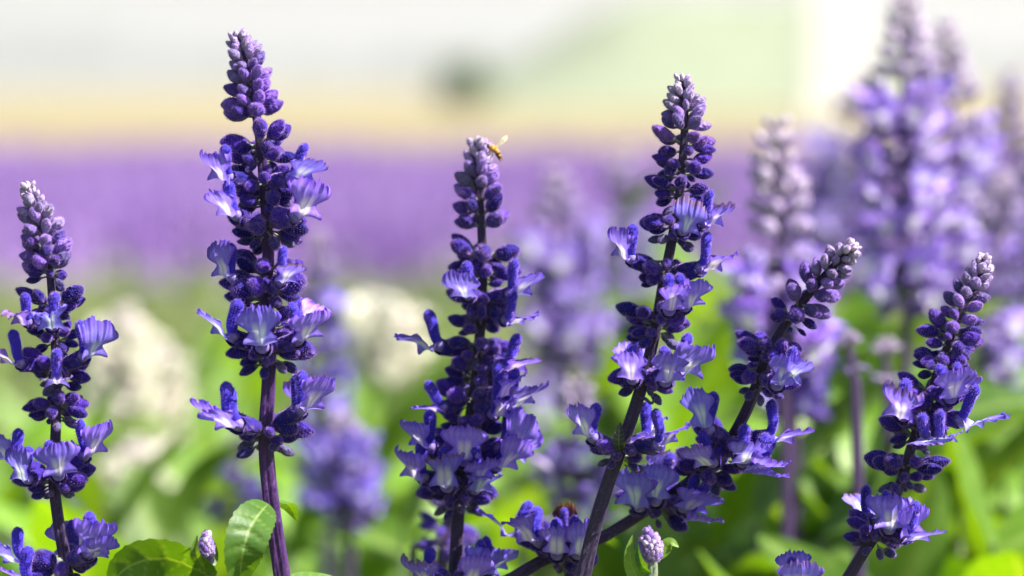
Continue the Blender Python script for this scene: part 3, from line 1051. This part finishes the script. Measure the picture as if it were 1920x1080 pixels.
# ---- strongly leaning spike
s5 = Plant('sage_spike', 'steeply leaning blue sage spike behind the dark slanted stem', 'sage spike',
           [(1597, 464, .895), (1570, 492, .897), (1535, 530, .90), (1485, 592, .903), (1448, 650, .905), (1425, 705, .908), (1402, 765, .912), (1362, 835, .918), (1290, 905, .925), (1215, 955, .93), (1120, 1012, .93), (1030, 1045, .928), (960, 1085, .925)],
           0.912, 0.0007, 0.0017)
s5.tip((1597, 464), (1487, 590), 17, 42, 8, pale=1.0, pale_end=0.1, per=(4, 5))
s5.whorl(1490, 585, 5, 38, 3)
s5.whorl(1448, 650, 8, 40, 4, el=10)
s5.whorl(1426, 705, 8, 42, 5, el=0)
s5.flowers(1426, 706, [(1460, 684, dict(pitch=1.05, scale=1.05, lip=0)), (1480, 690, dict(pitch=0.5))], 0.98)
s5.whorl(1365, 832, 9, 44, 4, el=10)
s5.flowers(1372, 822, [(1316, 752, dict(pitch=0.9)), (1478, 812, dict(pitch=0.05)), (1398, 848, dict(pitch=1.05, scale=1.1, lip=3)), (1312, 862, dict(pitch=1.0)), (1428, 880, dict(pitch=0.6)), (1440, 900, dict(pitch=0.1))], 1.06)
s5.whorl(1330, 870, 7, 44, 5, el=0)
s5.flowers(1245, 935, [(1248, 868, dict(away=True, pitch=1.2, lip=3)), (1180, 915, dict(pitch=0.95, lip=0)), (1325, 982, dict(pitch=0.0)), (1300, 935, dict(pitch=0.6, tint=(0.8, 0.8, 1))), (1225, 885, dict(pitch=1.2))], 1.12)
s5.whorl(1240, 940, 11, 46, 4, el=4)
s5.whorl(1050, 1030, 10, 44, 4, el=14)
s5.flowers(1050, 1030, [(930, 978, dict(pitch=0.05)), (1095, 1005, dict(pitch=0.7)), (1040, 1000, dict(pitch=0.9)), (985, 985, dict(pitch=0.2)), (1062, 968, dict(away=True, brown=1.0, tint=(0.30, 0.13, 0.06), scale=0.75))], 1.05)
s5.leaf_pairs([0.6, 0.5, 0.4, 0.3, 0.18])

# ---- spike by the big blurred leaves
s6 = Plant('sage_spike', 'thin leaning blue sage spike with whitish tip before the big soft leaves', 'sage spike',
           [(1845, 486), (1828, 530), (1800, 590), (1772, 660), (1748, 725), (1728, 780), (1708, 840), (1690, 900), (1655, 980), (1615, 1042), (1585, 1092)], 0.905, 0.0007, 0.0015)
s6.tip((1845, 486), (1780, 636), 16, 42, 9, pale=1.0, pale_end=0.1, per=(4, 5))
s6.whorl(1782, 630, 5, 38, 4)
s6.whorl(1766, 675, 8, 40, 4, el=10)
s6.whorl(1745, 738, 8, 42, 4, el=6)
s6.flowers(1748, 730, [(1785, 708, dict(pitch=1.05, scale=1.05, lip=0)), (1805, 715, dict(pitch=0.6))], 0.98)
s6.flowers(1735, 775, [(1664, 745, dict(lip=3, pitch=0.7)), (1725, 828, dict(pitch=0.4, brown=0.5, lip=2)), (1832, 786, dict(pitch=0.15)), (1770, 820, dict(pitch=0.6))], 1.04)
s6.whorl(1734, 765, 6, 40, 0)
s6.whorl(1722, 805, 8, 42, 4, el=6)
s6.whorl(1698, 878, 10, 44, 6, el=2)
s6.flowers(1652, 990, [(1662, 942, dict(pitch=1.0, lip=3)), (1706, 966, dict(pitch=0.95, lip=0)), (1718, 995, dict(pitch=0.3)), (1625, 945, dict(away=True))], 1.08)
s6.whorl(1648, 992, 9, 42, 5, el=6)
s6.leaf_pairs([0.6, 0.5, 0.4, 0.3, 0.18])

# ---- flower just rising into view under the leaning spike
s7 = Plant('sage_spike', 'low blue sage spike with only its uppermost flowers showing', 'sage spike',
           [(1492, 1092), (1491, 1130), (1490, 1180), (1490, 1240)], 0.90, 0.0012, 0.0016)
s7.flowers(1491, 1100, [(1492, 1068, dict(pitch=1.15, lip=0)), (1496, 1048, dict(away=True, pitch=1.25, lip=3))], 0.92)
s7.whorl(1491, 1130, 8, 40, 4)
s7.leaf_pairs([0.55, 0.45, 0.3, 0.18])


# ---- young bud heads
def young_head(label, px_stem, head0, head1, half, d):
    pl = Plant('sage_bud_head', label, 'sage bud', px_stem, d, 0.0011, 0.0013, stem_color=(0.20, 0.24, 0.16))
    _, i0 = pl.at(*head0); _, i1 = pl.at(*head1)
    for k in range(9):
        t = k / 8
        fi = i0 + t * (i1 - i0); j = int(fi)
        W = pl.pts[j].lerp(pl.pts[min(j + 1, len(pl.pts) - 1)], fi - j)
        wid = half * math.sin(math.pi * (0.12 + 0.72 * t)) ** 0.8
        n = 4 if k < 2 else 7
        for q in range(n):
            az = k * 0.5 + 6.283 * q / n
            b = pl.bud_dir(pl.axis(j), az, math.radians(64 - 30 * t))
            L = pxm(random.uniform(15, 20), d)
            out = (b - pl.axis(j) * b.dot(pl.axis(j))).normalized()
            put_bud(pl.root, W + out * max(0, pxm(wid, d) - L * 0.75), b, L, lerp3((0.20, 0.12, 0.40), PALE, random.random() ** 1.5), 1.15)
    return pl


b1 = young_head('young closed sage bud head between two green leaves beside the tall spike', [(386, 1008), (387, 1040), (392, 1072), (400, 1110), (404, 1150)], (386, 1010), (390, 1058), 18, 0.897)
front_leaf(b1.root, 0.895, [(390, 1070, 0.892), (376, 1055, 0.886), (367, 1032, 0.885), (370, 1003, 0.887)], 13, Vector((-0.5, -0.8, 0.1)), name='bract', fold=0.4, tint=(1.4, 1.1, 0.8))
front_leaf(b1.root, 0.9, [(393, 1066, 0.900), (402, 1046, 0.902), (398, 1020, 0.902), (388, 1000, 0.9)], 7, Vector((0.6, -0.7, 0.1)), name='bract', fold=0.4, tint=(1.0, 0.9, 0.8))
front_leaf(b1.root, 0.9, [(398, 1082, 0.897), (362, 1062, 0.893), (318, 1046, 0.89), (268, 1050, 0.888), (228, 1072, 0.888), (206, 1110, 0.89)], 54, Vector((-0.42, -0.80, -0.42)), fold=0.18, tint=(1.15, 1.1, 0.8), quilt=0.7)
b1.leaf_pairs([0.58, 0.45, 0.3, 0.18])

b2 = young_head('young purple sage bud head with pale green leaf under the leaning spike', [(1214, 1002), (1222, 1035), (1224, 1068), (1223, 1110), (1222, 1150)], (1215, 1004), (1223, 1054), 25, 0.893)
front_leaf(b2.root, 0.895, [(1222, 1078, 0.893), (1200, 1085, 0.893), (1186, 1065, 0.893), (1181, 1035, 0.893), (1186, 1003, 0.894)], 15, Vector((-0.25, -0.9, 0.35)), fold=0.25, tint=(2.2, 1.7, 1.7))
front_leaf(b2.root, 0.895, [(1232, 1050, 0.899), (1246, 1030, 0.9), (1258, 1018, 0.9), (1273, 1026, 0.9)], 14, Vector((0.1, -0.7, 0.7)), fold=0.3, tint=(1.9, 1.5, 1.4))
front_leaf(b2.root, 0.895, [(1222, 1074, 0.888), (1206, 1062, 0.886), (1198, 1040, 0.886), (1196, 1018, 0.888)], 9, Vector((-0.6, -0.8, 0)), name='bract', fold=0.5, tint=(0.7, 0.9, 1.2))
b2.leaf_pairs([0.58, 0.45, 0.3, 0.18])

# ---- bee on the tip of spike three
BEE = mat_plain('bee_fur', (0.16, 0.07, 0.015), (0.60, 0.30, 0.05), 900.0, 0.8)
BEE_D = mat_plain('bee_dark', (0.02, 0.012, 0.008), (0.06, 0.03, 0.015), 900.0, 0.5)


def mat_wing():
    m, n, l = mat_new('bee_wing')
    p = nd(n, 'ShaderNodeBsdfPrincipled')
    p.inputs['Base Color'].default_value = (0.80, 0.72, 0.48, 1)
    p.inputs['Roughness'].default_value = 0.3
    p.inputs['Alpha'].default_value = 0.6
    f = noise(n, l, 1500.0, 2)
    c = ramp(n, l, f, [(0.4, (0.82, 0.74, 0.50)), (0.6, (0.66, 0.54, 0.30))])
    l.new(c, p.inputs['Base Color'])
    o = nd(n, 'ShaderNodeOutputMaterial')
    l.new(p.outputs[0], o.inputs[0])
    return m


bee_at = P(918, 282, D3 - 0.007)
bee = empty('bee', bee_at, 'small orange bee with raised pale wings on the sage tip', 'bee')
bp = lambda px, py, dz=0.0: P(px + 2, py - 2, D3 - 0.007 + dz) - bee_at
body = [bp(911, 274), bp(914, 276), bp(918, 279), bp(923, 281), bp(928, 284), bp(931, 289), bp(934, 296), bp(937, 304)]
bod = crom(body, 4)
br = [pxm(np.interp(i / (len(bod) - 1), [0, .12, .2, .35, .5, .56, .7, .85, 1], [1.6, 4.6, 3.6, 7.0, 6.4, 4.0, 5.6, 4.4, 1.0]), D3) for i in range(len(bod))]
v, f, nn, rg = sweep(bod, br, 14)
mi = [1 if (rg[k // 14 * 14 if k // 14 * 14 < len(rg) else -1] < 6 or (rg[min(k, len(rg) - 1)] > 18 and rg[min(k, len(rg) - 1)] % 4 < 2)) else 0 for k in range(len(f))]
mi2 = []
for fc in f:
    r_ = rg[fc[0]]
    mi2.append(1 if r_ < 5 or (r_ > 17 and r_ % 4 < 2) else 0)
hv, hf, hm = list(v), list(f), list(mi2)
ids = [k for k in range(len(nn)) if 5 < rg[k] < 18]
V2, F2, M2 = hv, hf, hm
for i in ids:
    d_ = Vector(nn[i]); s_ = d_.orthogonal() * 0.00005
    V2.append(tuple(Vector(V2[i]) + s_)); V2.append(tuple(Vector(V2[i]) + d_ * 0.0004))
    F2.append((i, len(V2) - 2, len(V2) - 1)); M2.append(0)
obj('body', make_mesh('bee_body', V2, F2, [BEE, BEE_D], mat_idx=M2), bee)
WING = mat_wing()
for tipx, tipy, dz, wd in ((949, 256, 0.002, 4.5), (943, 262, -0.0015, 4.0), (941, 302, 0.002, 3.2)):
    a, b = bp(926, 281, dz * 0.3), bp(tipx, tipy, dz)
    ax = b - a
    sd = ax.cross(AX_F).normalized() * pxm(wd, D3)
    pts = []
    for t, w0, w1 in ((0, .1, .1), (.25, .4, .6), (.5, .6, 1.0), (.75, .7, 1.1), (.92, .5, .8), (1, .1, .1)):
        pts += [a + ax * t + sd * w0, a + ax * t - sd * w1 + AX_F * 0.0004 * t]
    fc = [(2 * k, 2 * k + 1, 2 * k + 3, 2 * k + 2) for k in range(5)]
    obj('wing', make_mesh('bee_wing', pts, fc, [WING]), bee)
for k, (x0, y0, x1, y1, x2, y2) in enumerate(((916, 281, 914, 288, 910, 290), (919, 283, 917, 291, 912, 294), (922, 285, 921, 294, 917, 299), (913, 274, 909, 271, 905, 272))):
    c = crom([bp(x0, y0, -0.001), bp(x1, y1, -0.002), bp(x2, y2, -0.001)], 4)
    v, f, _, _ = sweep(c, [0.00012] * len(c), 6)
    obj('leg' if k < 3 else 'antenna', make_mesh('bee_limb', v, f, [BEE_D]), bee)

# ================================================================== softer spikes behind
BLUR = 'out of focus sage spikes behind the sharp ones'


def soft_spike(label, top, bottom, d, half=34, pale=0.35, lean=0, bare=None, rows=6, fl=0.8, tint=(1.1, 1.1, 1.1), group=None, detail=True, cream=False, seed=None, base=None, leafz=None, tip_len=0.28, stem_color=(0.06, 0.03, 0.10)):
    """spike from pixel top to pixel bottom at depth d, whorls half px wide (photo pixels)"""
    if seed is not None: random.seed(seed)
    (x0, y0), (x1, y1) = top, bottom
    pts = []
    for k in range(6):
        t = k / 5
        pts.append((x0 + (x1 - x0) * t + lean * math.sin(math.pi * t), y0 + (y1 - y0) * t))
    ext = [(x1 + (x1 - x0) * 0.12, y1 + max(80, 0.15 * (y1 - y0)))]
    pl = Plant('sage_spike', label, 'sage spike', pts + ext, d, 0.0008, 0.0018, group, hairs=False, n=8, stem_color=stem_color)
    sz = half * 0.62
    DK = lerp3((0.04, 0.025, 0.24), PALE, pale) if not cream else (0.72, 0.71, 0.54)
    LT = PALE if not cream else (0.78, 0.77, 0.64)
    L = y1 - y0
    # tip
    _, i0 = pl.at(*top)
    nt = max(4, int(L * tip_len / (sz * 0.55)))
    for k in range(nt):
        t = k / nt
        py = y0 + L * tip_len * t
        W, i = pl.at(x0 + (x1 - x0) * (py - y0) / L + lean * math.sin(math.pi * (py - y0) / L), py)
        s = sz * (0.4 + 0.6 * t ** 0.7)
        n = 5
        for q in range(n):
            az = k * 0.9 + 6.283 * q / n
            b = pl.bud_dir(pl.axis(i), az, math.radians(55 - 38 * t + random.uniform(-10, 10)))
            ll = pxm(s, d) * random.uniform(.85, 1.15)
            put_bud(pl.root, W + (b - pl.axis(i) * b.dot(pl.axis(i))).normalized() * (pl.rad[i] + ll * 0.28), b, ll, lerp3(DK, LT, max(0, 0.9 - t)), 1.1)
    for k in range(rows):
        t = tip_len + (1 - tip_len) * (k + 0.6) / rows
        py = y0 + L * t
        px = x0 + (x1 - x0) * t + lean * math.sin(math.pi * t)
        W, i = pl.at(px, py)
        ax = pl.axis(i)
        nb = 7
        a0 = random.uniform(0, 6)
        for q in range(nb):
            b = pl.bud_dir(ax, a0 + 6.283 * (q + random.uniform(-.3, .3)) / nb, math.radians(random.uniform(-25, 30)))
            ll = pxm(sz, d) * random.uniform(.75, 1.1)
            put_bud(pl.root, W + (b - ax * b.dot(ax)).normalized() * (pl.rad[i] + ll * 0.3), b, ll, lerp3(DK, (0.05, 0.03, 0.26) if not cream else LT, random.random() * 0.6))
        if k >= 1 or fl > 0.9:
            for q in range(5):
                if random.random() > fl: continue
                a = 6.283 * (q + random.uniform(-.3, .3)) / 5
                sc = half / 88.0 * d / FOCUS * 1.0
                tg = W + AX_R * (math.cos(a) * 0.0115 * sc) + Vector((0, 0, random.uniform(0.0, 0.006) * sc))
                kw = dict(tint=tint, cream=cream)
                if d > 1.3:
                    b = pl.bud_dir(ax, a, math.radians(random.uniform(-5, 40)))
                    M = Matrix.Translation(W + b * pl.rad[i] - pl.root.location) @ frame(b).to_4x4() @ Matrix.Scale(sc, 4)
                    obj('flower', random.choice(WHOLE['cream' if cream else 'pale' if tint == WH else 'violet']), pl.root, M, (*DK, 1))
                else:
                    put_flower(pl.root, W, tg, sc, away=math.sin(a) > 0, dark=DK, hood=lerp3((0.030, 0.020, 0.28), PALE, pale * 0.6), **kw)
    if leafz: pl.leaf_pairs(leafz)
    return pl


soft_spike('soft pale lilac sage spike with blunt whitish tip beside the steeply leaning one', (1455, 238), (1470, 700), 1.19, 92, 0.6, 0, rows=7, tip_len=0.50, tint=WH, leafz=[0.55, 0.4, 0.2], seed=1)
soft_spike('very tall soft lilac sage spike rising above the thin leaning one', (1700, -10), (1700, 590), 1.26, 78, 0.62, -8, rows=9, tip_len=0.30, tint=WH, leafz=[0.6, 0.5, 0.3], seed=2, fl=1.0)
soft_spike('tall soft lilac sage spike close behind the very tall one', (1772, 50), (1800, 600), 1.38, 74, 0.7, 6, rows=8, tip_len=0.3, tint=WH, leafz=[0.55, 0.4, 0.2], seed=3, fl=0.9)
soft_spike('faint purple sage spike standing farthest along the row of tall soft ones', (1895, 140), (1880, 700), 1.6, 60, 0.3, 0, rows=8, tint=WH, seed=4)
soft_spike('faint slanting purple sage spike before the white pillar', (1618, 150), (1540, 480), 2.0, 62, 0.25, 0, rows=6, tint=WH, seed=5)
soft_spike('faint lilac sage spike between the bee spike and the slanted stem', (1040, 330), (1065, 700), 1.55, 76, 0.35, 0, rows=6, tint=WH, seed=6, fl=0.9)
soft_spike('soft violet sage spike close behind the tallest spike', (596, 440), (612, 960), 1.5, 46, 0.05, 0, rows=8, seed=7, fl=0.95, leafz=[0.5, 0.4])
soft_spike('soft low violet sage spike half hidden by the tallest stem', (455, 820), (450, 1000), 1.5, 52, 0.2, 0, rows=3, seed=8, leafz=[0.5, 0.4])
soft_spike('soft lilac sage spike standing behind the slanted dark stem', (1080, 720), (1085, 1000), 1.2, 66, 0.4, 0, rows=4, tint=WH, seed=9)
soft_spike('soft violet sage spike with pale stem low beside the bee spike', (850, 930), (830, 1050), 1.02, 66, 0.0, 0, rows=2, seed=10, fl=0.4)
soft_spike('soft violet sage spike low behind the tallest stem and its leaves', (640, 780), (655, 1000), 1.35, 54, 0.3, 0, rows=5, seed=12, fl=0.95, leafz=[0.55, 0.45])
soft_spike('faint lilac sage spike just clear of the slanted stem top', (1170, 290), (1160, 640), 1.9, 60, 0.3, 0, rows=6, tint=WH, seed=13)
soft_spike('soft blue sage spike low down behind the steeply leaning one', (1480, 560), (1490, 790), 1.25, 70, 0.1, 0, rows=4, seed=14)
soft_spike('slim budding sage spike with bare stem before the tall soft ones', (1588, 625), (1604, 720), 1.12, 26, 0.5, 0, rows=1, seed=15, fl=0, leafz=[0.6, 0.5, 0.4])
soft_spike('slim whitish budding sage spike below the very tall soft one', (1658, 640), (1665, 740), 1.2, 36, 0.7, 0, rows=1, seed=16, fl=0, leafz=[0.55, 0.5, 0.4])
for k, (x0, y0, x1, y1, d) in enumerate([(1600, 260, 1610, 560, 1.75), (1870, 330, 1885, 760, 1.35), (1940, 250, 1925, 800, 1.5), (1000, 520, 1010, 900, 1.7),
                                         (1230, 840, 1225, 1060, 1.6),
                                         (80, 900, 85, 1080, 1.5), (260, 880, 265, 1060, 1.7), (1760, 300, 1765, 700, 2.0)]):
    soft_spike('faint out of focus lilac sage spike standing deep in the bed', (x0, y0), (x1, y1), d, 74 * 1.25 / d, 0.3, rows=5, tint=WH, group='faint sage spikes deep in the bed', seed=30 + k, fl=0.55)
# cream spikes
CR = 'cream sage spikes in the bed'
for k, (x0, y0, x1, y1, d, h, lab) in enumerate([(236, 580, 222, 800, 1.8, 56, 'taller cream white sage spike between the two sharp spikes'), (296, 640, 285, 850, 1.85, 56, 'shorter cream white sage spike leaning against the taller cream one'),
                                                 (728, 570, 722, 720, 1.85, 62, 'lone cream white sage spike between the tallest and the bee spike'), (250, 830, 262, 960, 1.7, 48, 'low cream sage spike among yellow green leaves')]):
    soft_spike(lab, (x0, y0), (x1, y1), d, h, rows=5, group=CR, seed=60 + k, fl=1.0, cream=True, stem_color=(0.15, 0.2, 0.08))

# ---- leafy shoots of the bed
random.seed(77)
SHOOT = 'leafy shoots filling the bed'


def shoot(px, py, d, n=9, size=1.0, tint=None, label='leafy green sage shoot without flowers filling the bed'):
    top = P(px, py, d)
    root = empty('leafy_shoot', Vector((top.x + random.uniform(-.02, .02), top.y + random.uniform(-.02, .02), 0)), label, 'leafy shoot', SHOOT)
    a = top - root.location
    c = crom([Vector((0, 0, -0.02)), a * 0.5 + Vector((random.uniform(-.01, .01), random.uniform(-.01, .01), 0)), a], 6)
    v, f, _, _ = sweep(c, [0.0016 * (1 - 0.5 * i / len(c)) for i in range(len(c))], 8)
    obj('stem', make_mesh('shoot_stem', v, f, [M_STEM]), root, None, (0.10, 0.14, 0.06, 1))
    for k in range(n):
        t = 1 - 0.30 * (k / n) / max(0.2, a.z / 0.6)
        j = t * (len(c) - 1); i = min(int(j), len(c) - 2)
        W = root.location + c[i].lerp(c[i + 1], j - i)
        az = k * 2.4 + random.uniform(-.4, .4)
        g = random.uniform(0.8, 1.3)
        tt = tuple(x * g for x in tint) if tint else None
        put_leaf(root, W, az, size * random.uniform(0.7, 1.25) * (0.7 + 0.5 * k / n), random.uniform(0.1, 0.9), tt)


BRIGHT = (1.9, 1.6, 0.9)
YEL = (2.3, 1.75, 3.0)
SHOOTS = [(1610, 780, 1.35, 1.5, YEL), (1720, 900, 1.3, 1.7, BRIGHT), (1830, 840, 1.35, 1.8, YEL), (1450, 840, 1.5, 1.5, YEL), (1540, 1010, 1.2, 1.3, None), (1860, 1020, 1.2, 1.5, BRIGHT), (1650, 980, 1.2, 1.3, YEL),
          (110, 980, 1.3, 1.2, BRIGHT), (330, 1010, 1.4, 1.2, None), (430, 960, 1.6, 1.4, YEL), (720, 880, 1.6, 1.4, YEL), (760, 960, 1.4, 1.1, None), (960, 900, 1.5, 1.2, YEL), (1130, 1000, 1.3, 1.1, None), (1560, 830, 1.3, 1.3, BRIGHT), (1640, 900, 1.25, 1.2, None), (1760, 820, 1.4, 1.5, None), (1850, 760, 1.45, 1.6, BRIGHT), (1905, 720, 1.5, 1.6, BRIGHT), (1880, 900, 1.3, 1.6, BRIGHT),
                          (1800, 960, 1.25, 1.4, None), (1700, 1010, 1.3, 1.3, BRIGHT), (1420, 980, 1.25, 1.3, None), (1350, 1030, 1.3, 1.2, BRIGHT), (1520, 960, 1.4, 1.4, BRIGHT), (1480, 900, 1.5, 1.4, None),
                          (1580, 700, 1.7, 1.4, BRIGHT), (1300, 700, 1.6, 1.4, BRIGHT), (1340, 640, 1.8, 1.5, BRIGHT), (1280, 760, 1.7, 1.4, BRIGHT), (1100, 560, 1.9, 1.5, BRIGHT), (1140, 620, 1.9, 1.5, None), (1400, 560, 1.9, 1.4, BRIGHT),
                          (1620, 600, 1.7, 1.2, BRIGHT), (1300, 450, 2.3, 1.4, BRIGHT), (1900, 1000, 1.4, 1.5, None), (1600, 1040, 1.35, 1.3, BRIGHT), (1270, 960, 1.5, 1.2, BRIGHT),
                          (775, 1020, 1.03, 0.6, BRIGHT), (825, 1020, 1.05, 0.7, BRIGHT), (980, 1030, 1.1, 0.9, BRIGHT), (700, 940, 1.6, 1.2, BRIGHT), (770, 860, 2.0, 1.5, BRIGHT), (720, 780, 2.3, 1.6, BRIGHT), (900, 960, 1.7, 1.3, BRIGHT), (1010, 860, 1.9, 1.3, BRIGHT),
                          (350, 740, 2.2, 1.8, YEL), (420, 800, 2.1, 1.8, YEL), (330, 850, 2.0, 1.6, YEL), (180, 880, 1.8, 1.4, BRIGHT), (20, 900, 1.5, 1.2, BRIGHT), (220, 980, 1.7, 1.3, YEL), (400, 900, 1.9, 1.4, YEL), (300, 960, 1.5, 1.2, BRIGHT),
                          (150, 760, 2.4, 1.6, YEL), (60, 800, 2.5, 1.6, YEL), (480, 660, 2.8, 1.8, BRIGHT), (560, 900, 1.9, 1.3, None), (640, 1010, 1.6, 1.2, None), (540, 1030, 1.5, 1.2, BRIGHT), (200, 1040, 1.4, 1.2, None)]
for (px, py, d, s, t) in SHOOTS:
    hue = 'bright green' if t is BRIGHT else 'yellow green' if t is YEL else 'dark green'
    if px > 1540: where = 'around the thin leaning spike'
    elif px > 1240: where = 'under the steeply leaning spike'
    elif px > 1000: where = 'behind the slanted dark stem'
    elif px > 680: where = 'around the bee spike'
    elif px > 470: where = 'behind the tallest stem'
    else: where = 'around the cream spikes'
    lab = 'soft ' + hue + ' leafy sage shoot ' + where
    shoot(px, py, d, 9, s, t, lab)

# ---- air
V, F = [], []
box(V, F, -1200, 1200, -200, 800, -1.0, 16.0)
hz_m = bpy.data.materials.new('haze_air'); hz_m.use_nodes = True
hn, hl = hz_m.node_tree.nodes, hz_m.node_tree.links
hn.clear()
pv = hn.new('ShaderNodeVolumePrincipled')
pv.inputs['Color'].default_value = (0.97, 0.97, 0.95, 1)
pv.inputs['Density'].default_value = HAZE
pv.inputs['Anisotropy'].default_value = 0.2
ho = hn.new('ShaderNodeOutputMaterial')
hl.new(pv.outputs[0], ho.inputs['Volume'])
if HAZE: tag(obj('haze', make_mesh('haze', V, F, [hz_m], smooth=False)), 'pale daylight haze filling the air over the whole meadow', 'haze', None, 'stuff')
